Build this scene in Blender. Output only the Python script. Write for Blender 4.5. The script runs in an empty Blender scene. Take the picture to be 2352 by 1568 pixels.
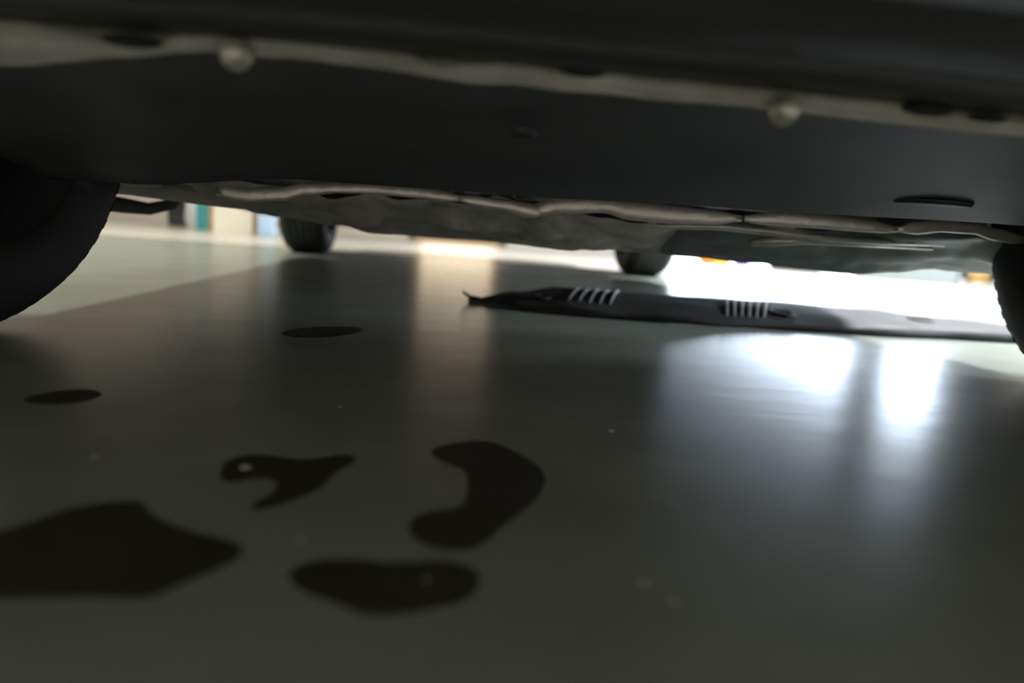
import bpy, bmesh, math, random
from mathutils import Vector, Matrix, noise
random.seed(7)
S = bpy.context.scene
C = S.collection
R = math.radians

# ------------------------------------------------------------------ camera
def make_camera():
    yaw, pitch, roll = R(5.5), R(8.2), R(4.2)
    f = Vector((math.sin(yaw)*math.cos(pitch), math.cos(yaw)*math.cos(pitch), -math.sin(pitch)))
    r = Vector((math.cos(yaw), -math.sin(yaw), 0)); u = r.cross(f)
    r2 = r*math.cos(roll)+u*math.sin(roll); u2 = u*math.cos(roll)-r*math.sin(roll)
    cd = bpy.data.cameras.new('camera'); co = bpy.data.objects.new('camera', cd); C.objects.link(co)
    m = Matrix((( r2.x, u2.x, -f.x, -.19), (r2.y, u2.y, -f.y, 0), (r2.z, u2.z, -f.z, .168), (0, 0, 0, 1)))
    co.matrix_world = m
    cd.sensor_width = 36; cd.lens = 26.8; cd.clip_start = .01
    cd.dof.use_dof = True; cd.dof.focus_distance = .95; cd.dof.aperture_fstop = 2.4
    S.camera = co
make_camera()

# ------------------------------------------------------------------ sky, exposure
w = bpy.data.worlds.new('sky'); S.world = w; w.use_nodes = True
bg = w.node_tree.nodes['Background']; bg.inputs[0].default_value = (.72, .84, 1, 1); bg.inputs[1].default_value = 8.5
S.view_settings.view_transform = 'Standard'; S.view_settings.look = 'None'
S.view_settings.exposure = 0.5; S.view_settings.gamma = 1
S.view_settings.use_curve_mapping = False

# ------------------------------------------------------------------ materials
M = {}
def mat(name, col, rough=.6, metal=0., spec=.5, var=0., vscale=8., bump=0., bscale=60., emit=None, estr=0., trans=0., coat=0., stretch=(1, 1, 1), rvar=0.):
    m = bpy.data.materials.new(name); m.use_nodes = True
    nt = m.node_tree; b = nt.nodes['Principled BSDF']
    b.inputs['Base Color'].default_value = (*col, 1); b.inputs['Roughness'].default_value = rough
    b.inputs['Metallic'].default_value = metal; b.inputs['Specular IOR Level'].default_value = spec
    b.inputs['Coat Weight'].default_value = coat
    b.inputs['Transmission Weight'].default_value = trans
    if emit: b.inputs['Emission Color'].default_value = (*emit, 1); b.inputs['Emission Strength'].default_value = estr
    tc = nt.nodes.new('ShaderNodeTexCoord'); mp = nt.nodes.new('ShaderNodeMapping')
    mp.inputs['Scale'].default_value = stretch; nt.links.new(tc.outputs['Object'], mp.inputs[0])
    if var or rvar:
        n = nt.nodes.new('ShaderNodeTexNoise'); n.inputs['Scale'].default_value = vscale; n.inputs['Detail'].default_value = 6
        nt.links.new(mp.outputs[0], n.inputs[0])
    if var:
        cr = nt.nodes.new('ShaderNodeValToRGB'); cr.color_ramp.elements[0].position = .22; cr.color_ramp.elements[1].position = .78
        cr.color_ramp.elements[0].color = (*[max(0, c*(1-var)) for c in col], 1); cr.color_ramp.elements[1].color = (*[min(1, c*(1+var)) for c in col], 1)
        nt.links.new(n.outputs[0], cr.inputs[0]); nt.links.new(cr.outputs[0], b.inputs['Base Color'])
    if rvar:
        mr = nt.nodes.new('ShaderNodeMapRange'); mr.inputs[3].default_value = rough-rvar; mr.inputs[4].default_value = rough+rvar
        mr.inputs[1].default_value = .2; mr.inputs[2].default_value = .8
        nt.links.new(n.outputs[0], mr.inputs[0]); nt.links.new(mr.outputs[0], b.inputs['Roughness'])
    if bump:
        n2 = nt.nodes.new('ShaderNodeTexNoise'); n2.inputs['Scale'].default_value = bscale; n2.inputs['Detail'].default_value = 3
        bp = nt.nodes.new('ShaderNodeBump'); bp.inputs['Strength'].default_value = bump; bp.inputs['Distance'].default_value = .01
        nt.links.new(mp.outputs[0], n2.inputs[0]); nt.links.new(n2.outputs[0], bp.inputs['Height']); nt.links.new(bp.outputs[0], b.inputs['Normal'])
    M[name] = m
    return m
mat('floor_green', (.262, .288, .248), .255, spec=.45, var=.16, vscale=5, bump=.05, bscale=9, stretch=(1, 1.4, 1))
mat('floor_cream', (.62, .57, .50), .3, var=.06, vscale=3, bump=.03, bscale=6)
mat('apron', (.55, .55, .54), .8, var=.1)
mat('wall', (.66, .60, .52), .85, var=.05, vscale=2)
mat('wall_back', (.07, .075, .08), .85, var=.08, vscale=2)  # middle of the back wall coloured dark to darken its floor reflection
mat('ceil', (.55, .54, .52), .9)
mat('white_paint', (.75, .75, .73), .5)
mat('steel_frame', (.35, .36, .37), .45, metal=.6)
mat('paint', (.10, .11, .12), .3, coat=1., metal=.3)
mat('black_plastic', (.030, .032, .036), .5, var=.25, vscale=14, bump=.15, bscale=40)
mat('bumper_plastic', (.028, .027, .026), .55, var=.25, vscale=9, bump=.1, bscale=25)
mat('panel_plastic', (.080, .080, .086), .55, var=.3, vscale=7, bump=.08, bscale=14)
mat('dusty_steel', (.42, .385, .335), .6, metal=.15, var=.35, vscale=22, bump=.25, bscale=60)
mat('pipe_skin', (.92, .82, .75), .42, metal=.65, var=.1, vscale=18, bump=.2, bscale=50)
mat('bolt_metal', (.55, .50, .42), .4, metal=.5, var=.2, vscale=40)
mat('cast_dirty', (.45, .41, .375), .7, var=.5, vscale=16, bump=.4, bscale=35)
mat('hose_grey', (.62, .60, .56), .4, metal=.6, var=.25, vscale=20)
mat('liner', (.14, .155, .15), .45, var=.35, vscale=8, bump=.15, bscale=25)
mat('underseal', (.06, .06, .058), .8, var=.3, vscale=10, bump=.3, bscale=30)
mat('rubber', (.022, .025, .023), .75, var=.2, vscale=20)
mat('rim', (.05, .05, .052), .55, metal=.3)
mat('shield', (.040, .040, .043), .6, spec=.2, var=.25, vscale=12, bump=.12, bscale=30, rvar=.08)
mat('shield_rib', (.15, .15, .15), .5)  # ribs coloured lighter than the sheet to look lit
mat('hole', (.01, .01, .01), .9)
mat('oil', (.036, .033, .020), .6, spec=.25, var=.2)
mat('grit', (.55, .53, .48), .8, var=.2)
mat('added_glow_glass', (.8, .7, .55), .5, emit=(1, .80, .56), estr=1.25)
mat('tube', (1, 1, 1), .5, emit=(.93, .97, 1), estr=9)
mat('tube_warm', (1, 1, 1), .5, emit=(1, .95, .82), estr=6)
mat('cardboard', (.36, .23, .13), .85, var=.12, vscale=12)
mat('cream_card', (.80, .74, .63), .7, var=.04)
mat('teal', (.06, .34, .38), .5, var=.08)
mat('bag', (.78, .80, .83), .3, var=.12, vscale=9, trans=.15)
mat('blue_jug', (.50, .70, .95), .35, var=.05)
mat('orange', (.95, .42, .04), .4, var=.1)
mat('purple', (.22, .14, .55), .5)
mat('yellow', (1., .72, .06), .5)
mat('black_bag', (.04, .04, .045), .35, var=.2, bump=.4, bscale=25)
mat('white_box', (.27, .32, .33), .5, var=.04)
mat('red', (.72, .16, .08), .5)
mat('gold', (.36, .24, .08), .6, var=.25, vscale=25)

# ------------------------------------------------------------------ mesh helpers
class MB:
    def __init__(s): s.v = []; s.f = []
    def box(s, x0, x1, y0, y1, z0, z1):
        n = len(s.v)
        s.v += [(x, y, z) for z in (z0, z1) for x, y in ((x0, y0), (x1, y0), (x1, y1), (x0, y1))]
        s.f += [tuple(n+i for i in q) for q in ((3, 2, 1, 0), (4, 5, 6, 7), (0, 1, 5, 4), (1, 2, 6, 5), (2, 3, 7, 6), (3, 0, 4, 7))]
        return s
    def grid(s, rows, close_u=False, close_v=False):
        n = len(s.v); h = len(rows); w_ = len(rows[0])
        for r_ in rows: s.v += [tuple(p) for p in r_]
        for i in range(h if close_v else h-1):
            for j in range(w_ if close_u else w_-1):
                a = n+i*w_+j; b = n+i*w_+(j+1) % w_; c = n+((i+1) % h)*w_+(j+1) % w_; d = n+((i+1) % h)*w_+j
                s.f.append((a, b, c, d))
        return s
    def cap(s, pts):
        n = len(s.v); s.v += [tuple(p) for p in pts]; s.f.append(tuple(range(n, n+len(pts)))); return s
    def tube(s, path, rad, seg=12, flat=1.):
        rows = []
        path = [Vector(p) for p in path]
        for i, p in enumerate(path):
            t = (path[min(i+1, len(path)-1)]-path[max(i-1, 0)]).normalized()
            a = t.cross(Vector((0, 0, 1)))
            if a.length < 1e-4: a = Vector((1, 0, 0))
            a.normalize(); b = a.cross(t)
            r_ = rad[i] if isinstance(rad, (list, tuple)) else rad
            rows.append([p+a*math.cos(2*math.pi*k/seg)*r_*flat+b*math.sin(2*math.pi*k/seg)*r_ for k in range(seg)])
        s.grid(rows, close_u=True); s.cap(rows[0]); s.cap(rows[-1][::-1]); return s
    def lathe(s, prof, axis='z', seg=24, c=(0, 0, 0)):
        rows = []
        for r_, h in prof:
            row = []
            for k in range(seg):
                a = 2*math.pi*k/seg; p, q = r_*math.cos(a), r_*math.sin(a)
                row.append({'z': (c[0]+p, c[1]+q, c[2]+h), 'x': (c[0]+h, c[1]+p, c[2]+q), 'y': (c[0]+p, c[1]+h, c[2]+q)}[axis])
            rows.append(row)
        s.grid(rows, close_u=True); return s
    def build(s, name, m, parent=None, smooth=False, bevel=0., solid=0., sub=0, loc=None):
        me = bpy.data.meshes.new(name); me.from_pydata([tuple(p) for p in s.v], [], s.f)
        bm = bmesh.new(); bm.from_mesh(me); bmesh.ops.remove_doubles(bm, verts=bm.verts, dist=1e-6)
        bmesh.ops.recalc_face_normals(bm, faces=bm.faces)
        if bevel: bmesh.ops.bevel(bm, geom=bm.edges[:], offset=bevel, segments=2, affect='EDGES', profile=.5)
        bm.to_mesh(me); bm.free()
        if smooth:
            for p in me.polygons: p.use_smooth = True
        me.materials.append(M[m])
        o = bpy.data.objects.new(name, me); C.objects.link(o)
        if parent: o.parent = parent
        if loc: o.location = loc
        if solid:
            md = o.modifiers.new('solid', 'SOLIDIFY'); md.thickness = solid; md.offset = 0
        if sub:
            md = o.modifiers.new('sub', 'SUBSURF'); md.levels = md.render_levels = sub
        return o
def tag(o, label, cat, group=None):
    o['label'] = label; o['category'] = cat
    if group: o['group'] = group
    return o
def struct(o): o['kind'] = 'structure'; return o
def empty(name, loc=(0, 0, 0), rz=0):
    o = bpy.data.objects.new(name, None); C.objects.link(o); o.location = loc; o.rotation_euler.z = rz; o.empty_display_size = .05; return o
def interp(tab, x):
    if x <= tab[0][0]: return tab[0][1]
    for (a, b), (c, d) in zip(tab, tab[1:]):
        if x <= c:
            t = (x-a)/(c-a); t = t*t*(3-2*t); return b+(d-b)*t
    return tab[-1][1]

# ------------------------------------------------------------------ the garage
X0, X1, Y0, Y1, ZC = -4.2, 6.7, -3.2, 8.6, 2.9
YS = 4.12
struct(MB().box(X0, X1, Y0, YS, -.12, 0).build('floor', 'floor_green'))
struct(MB().box(X0, X1, YS, Y1+.15, -.12, 0).build('floor_rear', 'floor_cream'))
struct(MB().box(X0-.15, X0, Y0, Y1, 0, ZC).build('wall_left', 'wall'))
struct(MB().box(X1, X1+.15, Y0, Y1, 0, ZC).build('wall_right', 'wall'))
struct(MB().box(X0-.15, X1+.15, Y0-.15, Y0, 0, ZC).build('wall_front', 'wall'))
struct(MB().box(X0-.15, X1+.15, Y0-.15, Y1+.15, ZC, ZC+.12).build('ceiling', 'ceil'))
DX0, DX1, DZ = 2.42, 4.75, 2.35      # the open vehicle door
EX0, EX1 = 5.15, 5.90                # added opening, unseen, shaping a second bright streak on the floor
GX0, GX1, GZ = -.52, .42, 2.02        # added glowing door, unseen, for a warm reflection in the floor
wb = MB()
struct(MB().box(X0-.15, -1.75, Y1, Y1+.15, 0, ZC).build('wall_back_left', 'wall'))
wb.box(-1.75, GX0, Y1, Y1+.15, 0, ZC).box(GX0, GX1, Y1, Y1+.15, GZ, ZC).box(GX1, DX0, Y1, Y1+.15, 0, ZC)
wb.box(DX0, DX1, Y1, Y1+.15, DZ, ZC).box(DX1, EX0, Y1, Y1+.15, 0, ZC).box(EX0, EX1, Y1, Y1+.15, DZ, ZC).box(EX1, X1+.15, Y1, Y1+.15, 0, ZC)
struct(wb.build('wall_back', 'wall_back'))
struct(MB().box(X0, GX0-.08, Y1-.018, Y1, 0, .09).build('baseboard_left', 'wall', bevel=.004))
struct(MB().box(GX1+.08, DX0-.08, Y1-.018, Y1, 0, .09).build('baseboard_back', 'white_paint', bevel=.004))
struct(MB().box(DX0-.07, DX0, Y1-.03, Y1+.15, 0, DZ).box(DX1, DX1+.07, Y1-.03, Y1+.15, 0, DZ).box(DX0-.07, DX1+.07, Y1-.03, Y1+.15, DZ, DZ+.07).build('trim_1', 'steel_frame'))
struct(MB().box(EX0-.05, EX0, Y1-.03, Y1+.15, 0, DZ).box(EX1, EX1+.05, Y1-.03, Y1+.15, 0, DZ).box(EX0-.05, EX1+.05, Y1-.03, Y1+.15, DZ, DZ+.05).build('trim_2', 'steel_frame'))
g = struct(MB().box(GX0, GX0+.07, Y1-.01, Y1+.1, 0, GZ).box(GX1-.07, GX1, Y1-.01, Y1+.1, 0, GZ).box(GX0+.07, GX1-.07, Y1-.01, Y1+.1, GZ-.07, GZ).box(GX0+.07, GX1-.07, Y1-.01, Y1+.1, 0, .1).build('door_added', 'cardboard'))
MB().box(GX0+.07, GX1-.07, Y1+.04, Y1+.06, .1, .95).build('added_glow_pane', 'added_glow_glass', g)
MB().box(GX0+.07, GX1-.07, Y1-.005, Y1+.09, .95, 1.02).build('rail', 'cardboard', g)
MB().box(GX0+.07, GX1-.07, Y1+.04, Y1+.06, 1.02, GZ-.07).build('added_glow_pane', 'added_glow_glass', g)
MB().box(GX1-.13, GX1-.02, Y1-.05, Y1-.035, .98, 1.0).box(GX1-.05, GX1-.035, Y1-.05, Y1, .98, 1.0).build('handle', 'steel_frame', g)
struct(MB().box(-3, 12, Y1+.15, 22, -.14, -.02).build('ground', 'apron'))

# ------------------------------------------------------------------ ceiling lamps, the front and rear ones added
def ceiling_lamp(x, y, ln, wid, watt, col, m, label, rz=0., spread=180):
    t = tag(empty('ceiling_lamp', (x, y, ZC-.1), rz), label, 'lamp', 'ceiling lamps')
    MB().box(-wid/2, wid/2, -ln/2, ln/2, .02, .1).build('housing', 'white_paint', t, bevel=.008)
    n = max(1, round(wid/.13))
    for k in range(n):
        xx = (k-(n-1)/2)*.12
        mb = MB(); mb.tube([(xx, -ln/2+.05, 0), (xx, ln/2-.05, 0)], .018); mb.build('tube', m, t, smooth=True)
        MB().box(xx-.02, xx+.02, -ln/2, -ln/2+.05, -.02, .02).build('end_cap', 'white_paint', t)
        MB().box(xx-.02, xx+.02, ln/2-.05, ln/2, -.02, .02).build('end_cap', 'white_paint', t)
    ld = bpy.data.lights.new('lamp_light', 'AREA'); ld.shape = 'RECTANGLE'; ld.size = wid; ld.size_y = ln; ld.energy = watt; ld.color = col; ld.spread = R(spread)
    lo = bpy.data.objects.new('lamp_light', ld); C.objects.link(lo); lo.parent = t; lo.location = (0, 0, -.03)
    return t
ceiling_lamp(2.7, 3.1, 2.4, .5, 275, (.96, .98, 1), 'tube', 'white four-tube ceiling lamp over the floor right of the car', spread=130)
ceiling_lamp(-.2, -.72, 1.5, .26, 112, (.99, .98, 1), 'tube_warm', 'added unseen warm tube lamp hung crosswise in front of the car', R(90))  # added fill, unseen, to brighten bumper and underbody from the front
ceiling_lamp(1.1, 6.0, 2.0, .4, 45, (.97, .98, 1), 'tube', 'added unseen white tube lamp behind the car near the added glowing door')  # added lamp, unseen, to lift the floor behind the car
ceiling_lamp(-2.3, 3.1, 1.5, .26, 75, (.96, .97, .82), 'tube_warm', 'warm tube ceiling lamp over the floor left of the car')

# ------------------------------------------------------------------ added unseen work light, brightening floor and underbody from the right
def added_work_light(x, y, rz):
    t = tag(empty('added_work_light', (x, y, 0), rz), 'added unseen LED work light on a low tubular stand right of the car', 'work light')
    for sx in (-1, 1):
        MB().tube([(sx*.16, -.14, .012), (sx*.16, .14, .012)], .012, 10).build('foot', 'steel_frame', t, smooth=True)
        MB().tube([(sx*.16, 0, .012), (sx*.16, 0, .46)], .011, 10).build('upright', 'steel_frame', t, smooth=True)
    MB().tube([(-.16, 0, .24), (.16, 0, .24)], .010, 10).build('crossbar', 'steel_frame', t, smooth=True)
    MB().box(-.145, .145, -.035, .04, .30, .50).build('head', 'black_bag', t, bevel=.008)
    MB().box(-.125, .125, -.042, -.035, .32, .48).build('led_panel', 'tube', t)
    for k in range(5): MB().box(-.12+k*.055, -.11+k*.055, .04, .07, .31, .49).build('cooling_fin', 'black_bag', t)
    ld = bpy.data.lights.new('added_fill_beam', 'AREA'); ld.shape = 'RECTANGLE'; ld.size = .25; ld.size_y = .16; ld.energy = 26; ld.color = (.84, .92, 1); ld.spread = R(150)
    lo = bpy.data.objects.new('added_fill_beam', ld); C.objects.link(lo); lo.parent = t; lo.location = (0, -.05, .40); lo.rotation_euler = (R(-90), 0, 0)
added_work_light(2.15, 1.6, R(-84))

# ------------------------------------------------------------------ the car
car = tag(empty('car', (-.025, 0, 0)), 'dark parked car seen from below its front bumper, filling the upper half', 'car')
CX = .025
def cp(p): return (p[0]+CX, p[1], p[2])
TR, WR = .805, .305
AX = (.97, 3.72)
# body shell
def arch(y, z):
    for a in AX:
        d = abs(y-a)
        if d < .40: z = max(z, math.sqrt(.40**2-d*d)+.28)
    return z
ys = [.16, .2, .26, .34, .44]+[.50+.04*i for i in range(28)]+[1.7, 1.9, 2.2, 2.5, 2.8, 3.0, 3.15]+[3.25+.04*i for i in range(26)]+[4.35, 4.45, 4.52]
top = [(.16, .62), (.3, .78), (.6, .90), (1.4, 1.0), (2.05, 1.40), (2.5, 1.47), (3.2, 1.45), (3.9, 1.15), (4.3, 1.08), (4.52, .95)]
hwt = [(.16, .55), (.26, .68), (.44, .80), (.7, .875), (1.2, .885), (3.6, .885), (4.2, .84), (4.52, .66)]
sill = {-1: [(.16, .28), (.6, .25), (1.3, .205), (1.7, .20), (2.3, .188), (2.8, .169), (3.1, .158), (3.4, .2), (4.2, .27), (4.52, .32)],
         1: [(.16, .28), (.6, .24), (1.2, .20), (1.55, .19), (1.8, .185), (3.2, .175), (3.4, .2), (4.2, .27), (4.52, .32)]}
def section(y):
    hw, zt = interp(hwt, y), interp(top, y)
    row = []
    for sd in (-1, 1):
        zb = arch(y, interp(sill[sd], y)); cab = max(0, zt-1.0)
        pts = [(hw-.07, zb+.012), (hw-.045, zb), (hw-.02, max(zb+.02, .36)), (hw, max(zb+.04, .55)), (hw-.02, max(zb+.06, .80) if zt > .9 else min(zt-.03, .75)), (hw-.08-.35*cab, zt-.03), (hw*.5-.1*cab, zt)]
        row += [(sd*p[0], y, p[1]) for p in (pts if sd == -1 else pts[::-1])]
    return row
MB().grid([section(y) for y in ys]).cap(section(ys[-1])).cap(section(ys[0])).build('body_shell', 'paint', car, smooth=True, solid=.006)
# bumper underside: a stepped plastic lip, swept across the car
def strip(name, prof, m, xs, bow, parent=car, lift=None, smooth=True, solid=.004, wob=0.):
    rows = []
    for x in xs:
        rows.append([(x, y+bow(x), z+(lift(x, y) if lift else 0)+wob*noise.noise(Vector((x*6, y*9, z*30)))) for y, z in prof])
    return MB().grid(rows).build(name, m, parent, smooth=smooth, solid=solid)
bw = lambda x: .12*x*x
xs = [-.80+.04*i for i in range(41)]
strip('front_bumper', [(.10, .50), (.085, .42), (.09, .34), (.12, .296), (.17, .285), (.24, .281), (.30, .280), (.33, .281), (.345, .287)], 'bumper_plastic', xs, bw)
strip('bumper_lip', [(.345, .287), (.36, .288), (.372, .280), (.390, .2770), (.424, .2755), (.430, .2775), (.434, .294), (.456, .295), (.459, .2775), (.463, .2745), (.480, .273), (.50, .273)], 'bumper_plastic', xs, bw, wob=.003)
# bumper flange: light dusty metal strip, bottom and top edge follow the pressed shape
fl = [(-.80, .272, .238), (-.4609, .2687, .2440), (-.446, .2688, .2451), (-.4235, .266, .2496), (-.3985, .2635, .2539), (-.3783, .2640, .2563), (-.3606, .2700, .2605), (-.335, .2725, .2633), (-.3092, .2733, .2626),
      (-.283, .2732, .2637), (-.2566, .2725, .2627), (-.2219, .2726, .2614), (-.2026, .267, .2597), (-.181, .2695, .2585), (-.1482, .2741, .2601), (-.1227, .2700, .2588), (-.0921, .273, .2596), (-.0635, .2715, .2586),
      (-.0055, .2712, .2595), (.0539, .2703, .2585), (.0992, .2706, .2576), (.146, .267, .2569), (.1938, .266, .2569), (.5, .268, .256), (.80, .268, .254)]
ft = [(a, b) for a, b, c in fl]; fb = [(a, c) for a, b, c in fl]
rows = []
x = -.80
while x <= .8001:
    zt, zb = interp(ft, x), interp(fb, x)
    rows.append([cp((x, .512, .278)), cp((x, .504, zt+.002)), cp((x, .500, zt)), cp((x, .4985, (zt+zb)/2)), cp((x, .4985, zb+.003)), cp((x, .4955, zb+.001)), cp((x, .4965, zb)), cp((x, .503, zb)), cp((x, .515, zb+.012))])
    x += .01
MB().grid(rows).build('bumper_flange', 'dusty_steel', car, smooth=True)
def bolt(x, y, z, rr=.0078):
    c = cp((x, y, z))
    b = MB().lathe([(0, -.011), (rr*.7, -.0105), (rr, -.007), (rr, 0), (rr*1.25, .001), (rr*1.25, .004), (0, .004)], 'y', 16, c).build('bolt', 'bolt_metal', car, smooth=True)
    return b
bolt(-.3219, .492, .2615); bolt(.0227, .492, .2580)
def dark_oval(x, y, z, a, b):
    c = cp((x, y, z))
    mb = MB(); rows_ = []
    for k, (s_, d) in enumerate(((1, 0), (.9, -.004), (.5, -.006), (0.01, -.0065))):
        rows_.append([(c[0]+math.cos(t*math.pi/10)*a*s_, c[1]+d, c[2]+math.sin(t*math.pi/10)*b*s_) for t in range(20)])
    mb.grid(rows_, close_u=True).build('dark_recess', 'hole', car, smooth=True)  # black ovals standing in for shaded holes in the flange
dark_oval(-.1100, .497, .2715, .015, .0042); dark_oval(.1220, .497, .2672, .018, .0042); dark_oval(-.3840, .497, .2640, .018, .004); dark_oval(.165, .497, .2655, .014, .003)
# big dark splash panel behind the flange, sloping down to its rear lip
pb = [(-.80, .190), (-.7347, .1914), (-.5868, .195), (-.37, .2165), (-.1074, .2175), (.1982, .2230), (.6037, .2300), (.8, .232)]
rows = []
x = -.68
while x <= .6801:
    ze = interp(pb, x); zs = interp(fb, x)+.012
    row = []
    for k in range(15):
        t = k/14; y = .512+t*.488
        row.append(cp((x, y, zs+(ze-zs)*t+.010*math.sin(math.pi*t)+.004*noise.noise(Vector((x*4, y*5, 3))))))
    row += [cp((x, 1.006, ze-.002)), cp((x, 1.012, ze+.001)), cp((x, 1.014, ze+.02)), cp((x, 1.02, ze+.05))]
    rows.append(row); x += .02
MB().grid(rows).build('splash_panel', 'panel_plastic', car, smooth=True, solid=.002)
def dimple(px, py, pz, a, b, h):
    c = cp((px, py, pz)); rows_ = []
    for s_, d in ((1, .004), (.95, -h*.5), (.7, -h), (.01, -h*1.1)):
        rows_.append([(c[0]+math.cos(t*math.pi/12)*a*s_, c[1]+math.sin(t*math.pi/12)*b*s_, c[2]+d) for t in range(24)])
    MB().grid(rows_, close_u=True).build('recess_patch', 'black_plastic', car, smooth=True)  # near-black patch standing in for the shade of a panel recess
dimple(-.130, .665, .250, .012, .012, .003)
dimple(.40, .90, .2375, .05, .03, .001)
# wavy pressed members right behind the panel lip
sp = [(-.52, .2035, .1862), (-.4834, .1995, .184), (-.4344, .2051, .189), (-.3975, .2142, .1999), (-.3479, .218, .2068), (-.2978, .2207, .2088), (-.2344, .2206, .208), (-.1702, .2166, .2046), (-.1116, .2122, .2007), (-.0591, .2097, .1905),
      (-.0206, .2223, .2031), (.0521, .2265, .2085), (.0858, .2239, .2013), (.1467, .222, .2005), (.2151, .2205, .2029), (.2566, .219, .2072), (.2772, .2205, .2074), (.3251, .2268, .209), (.3953, .2273, .2095), (.4668, .2239, .2093), (.5177, .2195, .2095), (.5454, .227, .2116), (.5952, .2333, .2186), (.6465, .2323, .2189), (.6845, .2262, .2113), (.724, .2209, .2073)]
st = [(a, b) for a, b, c in sp]; sb = [(a, c) for a, b, c in sp]
def member(xa, xb, m, shrink=True):
    path, rad = [], []
    n = max(6, int((xb-xa)/.012))
    for i in range(n+1):
        x = xa+(xb-xa)*i/n; t, b = interp(st, x), interp(sb, x)
        e = min(1, .55+min(i, n-i)*.2) if shrink else 1
        path.append(cp((x, 1.16, (t+b)/2))); rad.append((t-b)/2*1.32*e)
    MB().tube(path, rad, 16, .32).build('crossmember', m, car, smooth=True)
member(-.525, -.172, 'pipe_skin'); member(-.175, -.045, 'pipe_skin'); member(-.058, .264, 'pipe_skin'); member(.268, .522, 'pipe_skin'); member(.516, .735, 'pipe_skin')
# lower dark masses: gearbox and sump, lumpy castings hanging down to the silhouette
sil = [(-.70, .196), (-.6056, .1835), (-.528, .1705), (-.4888, .1640), (-.3781, .1552), (-.3298, .1467), (-.2493, .1476), (-.1269, .1475), (.0398, .1429), (.1327, .1450), (.2613, .1476), (.3839, .150), (.473, .152), (.62, .158)]
SILR = [(.10, .150), (.17, .1487), (.2167, .1487), (.3281, .145), (.4092, .1405), (.53, .1385), (.604, .1466), (.653, .1561), (.737, .1555), (.86, .157)]
def casting(name, m, xa, xb, y0, y1, y2, ztop, dz=0., amp=.006, ridge=0., sc=7, seed=0., sil=sil):
    rows_ = []
    n = max(8, int((xb-xa)/.012))
    for i in range(n+1):
        x = xa+(xb-xa)*i/n; zs = interp(sil, x)+dz; row = []
        e = min(1, min(i, n-i)/3)
        for k in range(19):
            t = k/18
            if t < .62:
                q = t/.62; y = y0+(y1-y0)*q; z = ztop+(zs-ztop)*math.sin(q*math.pi/2)**1.0
            else:
                q = (t-.62)/.38; y = y1+(y2-y1)*q; z = zs+(ztop+.03-zs)*q*q
            z += amp*noise.noise(Vector((x*sc, y*sc*1.6, seed)))*(1 if t < .95 else 0)+amp*.6*noise.noise(Vector((x*sc*3, y*sc*5, seed+4)))
            y += amp*1.5*noise.noise(Vector((x*sc*2, z*60, seed+9)))
            if ridge: z += ridge*math.sin(y*150+x*12)*min(1, q*2)
            z = max(z, zs)*e+(ztop+.03)*(1-e)
            row.append(cp((x, y, z)))
        rows_.append(row)
    MB().grid(rows_).build(name, m, car, smooth=True, solid=.003)
casting('gearbox_cover', 'cast_dirty', -.60, .04, 1.17, 1.46, 1.85, .206, amp=.020, seed=1)
casting('engine_sump', 'cast_dirty', -.10, .40, 1.19, 1.44, 1.8, .206, amp=.020, seed=2.5)
casting('air_duct', 'liner', .16, .86, 1.19, 1.31, 1.50, .212, dz=.0, amp=.010, ridge=.004, seed=5, sil=SILR)
MB().tube([cp((.10, 1.20, .190)), cp((.16, 1.19, .194)), cp((.24, 1.185, .199)), cp((.32, 1.185, .197)), cp((.42, 1.19, .193)), cp((.52, 1.20, .194)), cp((.64, 1.22, .198))], [.003, .005, .006, .007, .006, .005, .004], 10).build('hose', 'hose_grey', car, smooth=True)
MB().tube([cp((.30, 1.20, .178)), cp((.335, 1.19, .183)), cp((.38, 1.19, .187)), cp((.46, 1.20, .187)), cp((.62, 1.22, .190))], [.006, .009, .007, .004, .003], 10).build('hose', 'hose_grey', car, smooth=True)
# left suspension arm; a pale sleeve paints in the highlight on it
MB().tube([cp((-.80, 1.20, .20)), cp((-.70, 1.30, .197)), cp((-.60, 1.34, .188)), cp((-.52, 1.32, .19))], [.02, .017, .015, .02], 10).build('suspension_arm', 'cast_dirty', car, smooth=True)
MB().tube([cp((-.705, 1.27, .2035)), cp((-.668, 1.27, .202)), cp((-.64, 1.27, .2005))], [.009, .008, .004], 10).build('arm_highlight', 'dusty_steel', car, smooth=True)
MB().tube([cp((-.83, 1.46, .168)), cp((-.79, 1.50, .163)), cp((-.755, 1.53, .160)), cp((-.72, 1.55, .172)), cp((-.70, 1.56, .200))], [.016, .015, .012, .011, .010], 10).build('stabilizer_link', 'underseal', car, smooth=True)
MB().box(.62, .875, 1.345, 1.352, .157, .52).build('wheel_liner', 'liner', car, bevel=.002)
MB().box(-.84, -.62, 1.345, 1.352, .205, .52).build('wheel_liner', 'liner', car, bevel=.002)
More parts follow.
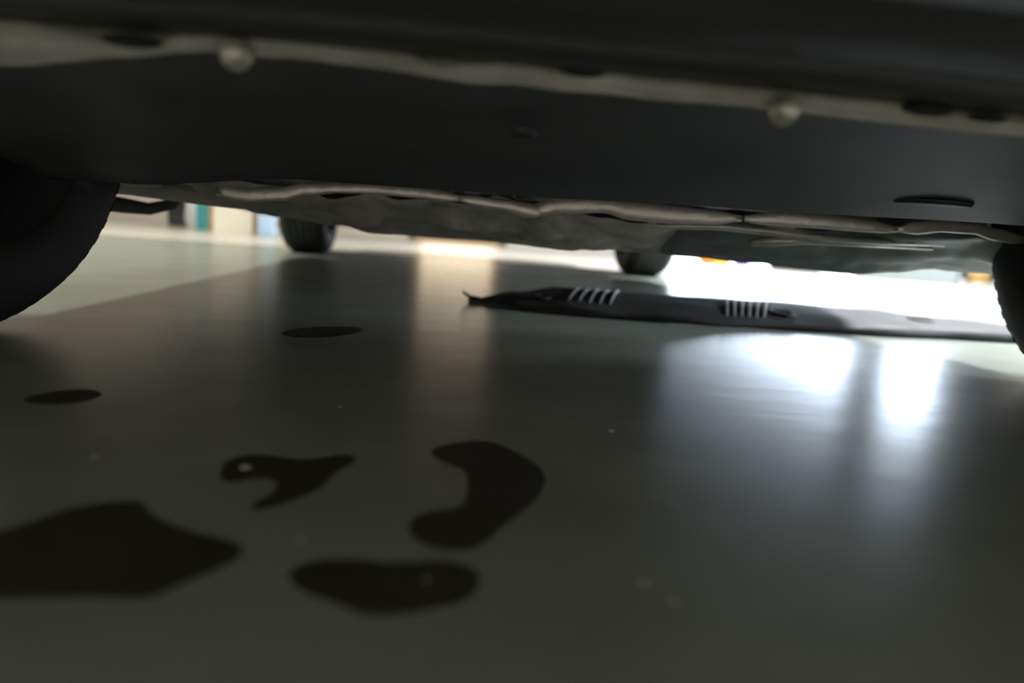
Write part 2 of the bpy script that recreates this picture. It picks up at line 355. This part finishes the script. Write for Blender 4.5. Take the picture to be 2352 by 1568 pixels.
# floor pan, tunnel, exhaust, sill inner faces, fuel tank, rear axle, rear bumper
rows = []
for i in range(25):
    y = 1.5+i*.12; row = []
    for k in range(33):
        x = -.80+k*.05; z = .285+(.07 if abs(x) < .14 else 0)+.008*math.sin(x*40)
        row.append((x, y, z))
    rows.append(row)
MB().grid(rows).build('floor_pan', 'underseal', car, smooth=True, solid=.004)
for sd in (-1, 1):
    r_ = []
    for i in range(30):
        y = 1.28+i*.069; z = interp(sill[sd], y)
        r_.append([(sd*.78, y, .30), (sd*.78, y, z+.02), (sd*.80, y, z+.004), (sd*.825, y, z), (sd*.85, y, z+.01)])
    MB().grid(r_).build('sill', 'liner', car, smooth=True, solid=.004)
MB().tube([(.1, 1.7, .27), (.1, 2.2, .255), (.08, 2.8, .26), (.2, 3.3, .30), (.5, 3.9, .30), (.52, 4.4, .29)], .028, 12).build('exhaust_pipe', 'dusty_steel', car, smooth=True)
MB().tube([(.2, 4.05, .31), (.52, 4.05, .31)], [.08, .08], 16).build('muffler', 'dusty_steel', car, smooth=True)
MB().tube([(-.72, 3.72, .27), (-.3, 3.66, .28), (.3, 3.66, .28), (.72, 3.72, .27)], .035, 12).build('rear_axle', 'underseal', car, smooth=True)
MB().box(-.55, .1, 2.95, 3.45, .24, .30).build('fuel_tank', 'underseal', car, bevel=.02)
strip('rear_bumper', [(4.1, .33), (4.3, .30), (4.45, .31), (4.52, .36), (4.55, .5)], 'bumper_plastic', xs, lambda x: -.12*x*x)
# wheels
def tyre_prof():
    half = [(.200, .080), (.205, .094), (.225, .102), (.25, .104), (.275, .100), (.290, .092), (.299, .080), (.3035, .070)]
    tread = []
    for a in (.070, .048, .044, .022, .018):
        tread.append((a, 0))
    out = half[:]
    pts = [(.070, .3045), (.046, .3050), (.0455, .298), (.0405, .298), (.040, .3050), (.018, .305), (.0175, .298), (.0125, .298), (.012, .305)]
    right = [(r_, h) for r_, h in half]+[(r_, h) for h, r_ in pts]
    return right+[(r_, -h) for r_, h in right[::-1]]
def make_wheel(x, y, rz, label=None):
    wroot = MB().lathe([(.05, .03), (.06, .062), (.10, .066), (.15, .058), (.185, .062), (.198, .088), (.203, .092), (.197, .06), (.195, -.06), (.203, -.092)], 'x', 40).build('wheel', 'rim', car, smooth=True)
    wroot.location = (x, y, WR); wroot.rotation_euler.z = rz+(math.pi if x < 0 else 0)
    MB().lathe(tyre_prof(), 'x', 64).build('tire', 'rubber', wroot, smooth=True)
    MB().lathe([(.0, -.02), (.13, -.02), (.135, -.012), (.135, .0), (.0, .0)], 'x', 32).build('brake_disc', 'dusty_steel', wroot)
    # tread blocks around the shoulder
    mb = MB()
    for k in range(60):
        a = 2*math.pi*k/60
        for sd in (-1, 1):
            c_, s_ = math.cos(a), math.sin(a); da = .028
            p = []
            for (rr_, hh) in ((.302, .072), (.2885, .0945)):
                for q in (-da, da):
                    p.append((sd*hh, rr_*math.cos(a+q), rr_*math.sin(a+q)))
            for (rr_, hh) in ((.3040, .072), (.2890, .0926)):
                for q in (-da, da):
                    p.append((sd*hh, rr_*math.cos(a+q), rr_*math.sin(a+q)))
            n = len(mb.v); mb.v += p
            mb.f += [tuple(n+i for i in q) for q in ((4, 5, 7, 6), (0, 1, 5, 4), (2, 3, 7, 6), (0, 2, 6, 4), (1, 3, 7, 5))]
    o = mb.build('tread_blocks', 'rubber', wroot); o['kind'] = 'stuff'
    for k in range(5):
        a = 2*math.pi*k/5
        MB().lathe([(.009, 0), (.009, .012), (0, .012)], 'x', 8, (.06, .04*math.cos(a), .04*math.sin(a))).build('wheel_nut', 'bolt_metal', wroot)
    return wroot
STEER = R(-13)
make_wheel(-TR, AX[0], STEER); make_wheel(TR, AX[0], STEER); make_wheel(-TR, AX[1], 0); make_wheel(TR, AX[1], 0)

# ------------------------------------------------------------------ splash shield lying on the floor
sh = tag(empty('splash_shield', (0, 0, 0)), 'black plastic splash shield with slotted vents lying on the floor under the car', 'splash shield')
near = [(-.129, 1.775), (-.0164, 1.625), (.16, 1.575), (.346, 1.555), (.55, 1.57), (.74, 1.565), (.97, 1.595), (1.13, 1.60), (1.38, 1.64)]
far = [(-.129, 1.785), (-.0155, 1.80), (.105, 1.86), (.27, 1.85), (.4365, 1.84), (.6624, 1.84), (.8775, 1.83), (1.044, 1.80), (1.2, 1.76), (1.38, 1.68)]
def shp(x, t):
    yn, yf = interp(near, x), interp(far, x)
    wdt = min(1, max(.02, (yf-yn)/.26))
    z = .010*wdt+(.028*t+.010*math.sin(math.pi*t))*wdt
    z += .012*max(0, (x-.62)/.6)*(1-t)*(1 if x < 1.25 else max(0, (1.38-x)/.13))
    z += .004*noise.noise(Vector((x*7, t*3, 0)))*wdt
    return Vector((x, yn+(yf-yn)*t, max(z, .002)+.002))
rows = []
x = -.129
while x <= 1.3801:
    r_ = [Vector((x, interp(near, x)+.012, .0015)), Vector((x, interp(near, x)-.001, .002)), Vector((x, interp(near, x)-.002, max(.003, shp(x, 0).z*.6)))]
    r_ += [shp(x, t/14) for t in range(15)]
    rows.append(r_); x += .0129
MB().grid(rows).build('sheet', 'shield', sh, smooth=True, solid=.0025)
def bar(x0, t0, x1, t1, wd, hh, nm, m):
    r_ = []
    for k in range(9):
        q = k/8; a = shp(x0+(x1-x0)*q, t0+(t1-t0)*q)
        lift = hh*math.sin(math.pi*min(1, max(0, q))) ** .5 if 0 < k < 8 else 0
        r_.append([a+Vector((-wd, 0, .001)), a+Vector((-wd*.5, 0, lift+.001)), a+Vector((wd*.5, 0, lift+.001)), a+Vector((wd, 0, .001))])
    MB().grid(r_).build(nm, m, sh, smooth=True)
for k in range(5): bar(.085+k*.022, .20, .145+k*.024, .97, .0028, .006, 'vent_rib', 'shield_rib')
for k in range(6):
    bar(.425+k*.017, .12, .510+k*.021, .97, .0045, .006, 'vent_rib', 'shield_rib')
for k in range(5): bar(.096+k*.022, .20, .157+k*.024, .97, .005, .0006, 'vent_slot', 'hole')
for k in range(6): bar(.4335+k*.017, .12, .5205+k*.021, .97, .003, .0006, 'vent_slot', 'hole')
def boss(x, t, a, b):
    c = shp(x, t); r_ = []
    for s_, d in ((1.5, .000), (1.35, .004), (1.05, .005), (1.0, .003)):
        r_.append([c+Vector((math.cos(q*math.pi/10)*a*s_, math.sin(q*math.pi/10)*b*s_, d+.001+math.sin(q*math.pi/10)*b*s_*.10)) for q in range(20)])
    MB().grid(r_, close_u=True).build('boss', 'shield', sh, smooth=True)
    MB().cap([c+Vector((math.cos(q*math.pi/10)*a*1.02, math.sin(q*math.pi/10)*b*1.02, .0035+math.sin(q*math.pi/10)*b*.10)) for q in range(20)]).build('bolt_hole', 'hole', sh)
boss(.575, .30, .020, .022); boss(.92, .35, .022, .02); boss(.035, .35, .014, .016)
def curl():
    p = [(-.10, 1.772, .006), (-.125, 1.78, .010), (-.140, 1.785, .018), (-.142, 1.79, .024)]
    MB().tube(p, [.005, .004, .003, .0015], 8).build('torn_tip', 'shield', sh, smooth=True)
curl()

# ------------------------------------------------------------------ oil puddles and two small dark ovals
floor_marks = [
 ('wide irregular oil stain at the left edge of the floor', [(-.41, .375), (-.393, .396), (-.386, .418), (-.355, .435), (-.344, .413), (-.315, .392), (-.29, .383), (-.283, .367), (-.296, .345), (-.305, .334), (-.309, .323), (-.335, .324), (-.375, .319), (-.41, .325), (-.425, .35)]),
 ('bird-shaped oil stain with a small dry spot inside, left of the hooked stain', [(-.326, .495), (-.327, .518), (-.31, .533), (-.281, .52), (-.27, .527), (-.253, .54), (-.243, .528), (-.257, .5), (-.259, .469), (-.274, .444), (-.288, .43), (-.294, .438), (-.285, .458), (-.286, .478), (-.299, .485), (-.316, .469)]),
 ('hook-shaped oil stain curving round a dry patch of floor', [(-.193, .554), (-.175, .578), (-.147, .592), (-.125, .559), (-.109, .515), (-.121, .469), (-.148, .422), (-.16, .394), (-.176, .385), (-.195, .396), (-.2, .424), (-.189, .439), (-.167, .445), (-.164, .517), (-.178, .527)]),
 ('heart-edged oil stain nearest the camera, below the hooked one', [(-.254, .352), (-.241, .366), (-.218, .365), (-.207, .362), (-.179, .369), (-.164, .356), (-.169, .331), (-.185, .32), (-.213, .311), (-.229, .324), (-.246, .333)]),
 ('small far dark oval in front of the left rear tire', [(-.419, 1.104), (-.395, 1.177), (-.335, 1.216), (-.305, 1.193), (-.334, 1.11), (-.382, 1.072)]),
 ('small dark oval beside the left front tire', [(-.535, .657), (-.524, .685), (-.503, .703), (-.481, .687), (-.487, .652), (-.516, .64)])]
def smooth_loop(pts, it=3):
    pts = [Vector(p) for p in pts]
    for _ in range(it):
        q = []
        for a, b in zip(pts, pts[1:]+pts[:1]): q += [a*.75+b*.25, a*.25+b*.75]
        pts = q
    return pts
for lab, pts in floor_marks:
    loop = smooth_loop(pts, 2); c = sum(loop, Vector((0, 0)))/len(loop)
    loop = [c+(p-c)*1.06 for p in loop]
    mb = MB()
    n = len(loop)
    # offset inward a little for the domed rim
    inner = []
    for i, p in enumerate(loop):
        t = (loop[(i+1) % n]-loop[i-1]).normalized(); nn = Vector((-t.y, t.x))
        area = sum(loop[k].x*loop[(k+1) % n].y-loop[(k+1) % n].x*loop[k].y for k in range(n))
        if area < 0: nn = -nn
        inner.append(p+nn*.0015)
    mb.grid([[(p.x, p.y, .0001) for p in loop], [(p.x, p.y, .0008) for p in inner]], close_u=True)
    mb.cap([(p.x, p.y, .0008) for p in inner])
    tag(mb.build('floor_mark', 'oil'), lab, 'oil stain', 'oil stains on the floor')
specks = [(-.0816, .3497, .0022, 'larger of two pale grit specks on the near right floor'), (-.0715, .3316, .0018, 'smaller of two pale grit specks on the near right floor'),
          (-.4132, .5102, .002, 'pale grit speck on the floor above the wide left oil stain'), (-.2758, .6824, .002, 'pale grit speck on the floor behind the bird-shaped oil stain'),
          (-.2559, .3880, .0018, 'pale grit speck on dry floor just above the heart-edged oil stain'), (-.1892, .3452, .0013, 'pale grit speck lying on the heart-edged oil stain'),
          (-.0338, .6447, .003, 'pale grit speck on the floor right of and behind the hooked oil stain'), (-.3127, .5000, .0035, 'pale grit spot on the left lobe of the bird-shaped oil stain')]
for (x, y, s_, lab) in specks:
    mb = MB(); rows_ = []
    for k in range(5):
        a = math.pi/2*k/4
        rows_.append([(math.cos(a)*s_*math.cos(q*math.pi/5)*(1+.2*math.sin(q*2.1)), math.cos(a)*s_*math.sin(q*math.pi/5), math.sin(a)*s_*.4) for q in range(10)])
    mb.grid(rows_, close_u=True).cap(rows_[0])
    on_oil = 'on the heart' in lab or 'lobe' in lab
    tag(mb.build('grit_speck', 'grit', loc=(x, y, .0008 if on_oil else .0001)), lab, 'grit', 'grit specks on the floor')

# ------------------------------------------------------------------ things standing at the back, left
t = tag(empty('paint_bucket', (-2.50, 7.0, 0)), 'black round bucket on the floor left of the white bag', 'bucket')
MB().lathe([(0, .004), (.10, .004), (.11, 0), (.112, .01), (.13, .30), (.136, .30), (.136, .315), (.126, .315), (.108, .015), (0, .015)], 'z', 28).build('body', 'black_bag', t, smooth=True)
MB().tube([(-.134, 0, .28), (-.13, .05, .33), (-.07, .10, .40), (0, .12, .42), (.07, .10, .40), (.13, .05, .33), (.134, 0, .28)], .004, 8).build('handle', 'steel_frame', t, smooth=True)
def blob(name, m, loc, sz, seed, amp=.25, parent=None, sharp=5., cut=True):
    bm = bmesh.new(); bmesh.ops.create_icosphere(bm, subdivisions=5, radius=1)
    for v in bm.verts:
        p = v.co.copy(); d = amp*(1-abs(noise.noise(p*1.3+Vector((seed, 0, 0))))*2.)+amp*.35*noise.noise(p*sharp+Vector((0, seed, 0)))
        v.co = p*(1+d*.5); v.co.x *= sz[0]; v.co.y *= sz[1]; v.co.z = (v.co.z+.75)*sz[2]
        if v.co.z < 0: v.co.z = 0
    me = bpy.data.meshes.new(name); bm.to_mesh(me); bm.free()
    for p in me.polygons: p.use_smooth = True
    me.materials.append(M[m]); o = bpy.data.objects.new(name, me); C.objects.link(o); o.location = loc
    if parent: o.parent = parent
    return o
t = tag(empty('plastic_bag', (-2.27, 6.72, 0)), 'crumpled white plastic bag between black bucket and teal box', 'bag')
blob('body', 'bag', (0, 0, 0), (.10, .09, .17), 3, .3, t)
for sd in (-1, 1):
    MB().tube([(sd*.03, 0, .27), (sd*.045, 0, .32), (sd*.03, .01, .37), (0, .01, .34), (sd*.01, 0, .28)], [.01, .008, .006, .008, .01], 8).build('handle', 'bag', t, smooth=True)
def carton(name, loc, sx, sy, sz, m, label, cat, rz=0., seam=None, panel=None):
    t = tag(empty(name, loc, rz), label, cat)
    MB().box(-sx/2, sx/2, -sy/2, sy/2, 0, sz).build('body', m, t, bevel=.004)
    MB().box(-sx/2+.004, sx/2-.004, -sy/2+.004, -.002, sz, sz+.004).build('flap', m, t)
    MB().box(-sx/2+.004, sx/2-.004, .002, sy/2-.004, sz, sz+.004).build('flap', m, t)
    if panel:
        a, b, c, d, pm = panel
        MB().box(-sx/2*a, sx/2*b, -sy/2-.004, -sy/2+.001, c, d).build('front_panel', pm, t, bevel=.001)
    return t
carton('storage_box', (-2.09, 6.42, 0), .125, .3, .34, 'teal', 'tall teal storage box between white bag and cardboard box', 'box')
carton('cardboard_box', (-1.765, 6.05, 0), .35, .34, .42, 'cardboard', 'brown cardboard box with a cream front panel beside light blue jug', 'box', panel=(.80, .80, .0, .40, 'cream_card'))
t = tag(empty('fluid_jug', (-1.505, 5.85, 0)), 'light blue plastic jug right of the cardboard box', 'jug')
def rr(sx, sy, z, n=24, e=4.):
    out = []
    for k in range(n):
        a = 2*math.pi*k/n; c_, s_ = math.cos(a), math.sin(a)
        out.append((sx*math.copysign(abs(c_)**(2/e), c_), sy*math.copysign(abs(s_)**(2/e), s_), z))
    return out
MB().grid([rr(.055, .08, 0), rr(.064, .09, .01), rr(.064, .09, .16), rr(.060, .086, .20), rr(.04, .05, .245), rr(.022, .022, .26, e=2), rr(.022, .022, .275, e=2)], close_u=True).cap(rr(.055, .08, 0)[::-1]).cap(rr(.022, .022, .275, e=2)).build('body', 'blue_jug', t, smooth=True)
MB().lathe([(0, .30), (.024, .30), (.027, .296), (.027, .272), (0, .272)], 'z', 20).build('cap', 'gold', t, smooth=True)
MB().tube([(.045, 0, .20), (.085, 0, .19), (.092, 0, .12), (.06, 0, .08)], .011, 10).build('handle', 'gold', t, smooth=True)

# ------------------------------------------------------------------ things standing at the back, right
t = tag(empty('ball_sack', (2.41, 7.2, 0)), 'orange rounded sack with yellow middle on the floor by the vehicle door', 'sack')
blob('body', 'orange', (0, 0, 0), (.17, .12, .10), 9, .15, t)
blob('yellow_patch', 'yellow', (.02, -.06, 0), (.09, .075, .075), 12, .1, t)
t = tag(empty('wash_bottle', (2.705, 7.26, 0)), 'small purple bottle lying between orange sack and black bag', 'bottle')
MB().lathe([(0, -.07), (.035, -.07), (.04, -.06), (.04, .05), (.02, .08), (.02, .09)], 'x', 20, (0, 0, .04)).build('body', 'purple', t, smooth=True)
MB().lathe([(.023, .085), (.023, .12), (0, .12)], 'x', 16, (0, 0, .04)).build('cap', 'white_paint', t, smooth=True)
t = tag(empty('refuse_bag', (3.06, 6.86, 0)), 'full black refuse bag on the floor right of the purple bottle', 'bag')
blob('body', 'black_bag', (0, 0, 0), (.28, .2, .16), 21, .3, t)
MB().tube([(0, 0, .25), (.01, 0, .31), (.04, .01, .36)], [.05, .02, .045], 10).build('knot', 'black_bag', t, smooth=True)
t = carton('white_box', (3.70, 6.15, 0), .76, .34, .13, 'white_box', 'long low white box with a red lid edge on the floor right', 'box', rz=R(-38))
MB().box(-.02, .37, -.174, .174, .134, .146).build('lid_strip', 'red', t)
t = tag(empty('packing_roll', (4.18, 5.92, 0)), 'small gold and cream packing roll beside the long white box', 'roll')
MB().lathe([(.02, 0), (.075, 0), (.08, .006), (.08, .15), (.075, .156), (.02, .156), (.02, 0)], 'z', 28).build('body', 'cream_card', t, smooth=True)
MB().lathe([(.081, .03), (.083, .035), (.083, .11), (.081, .115)], 'z', 28).build('band', 'gold', t, smooth=True)
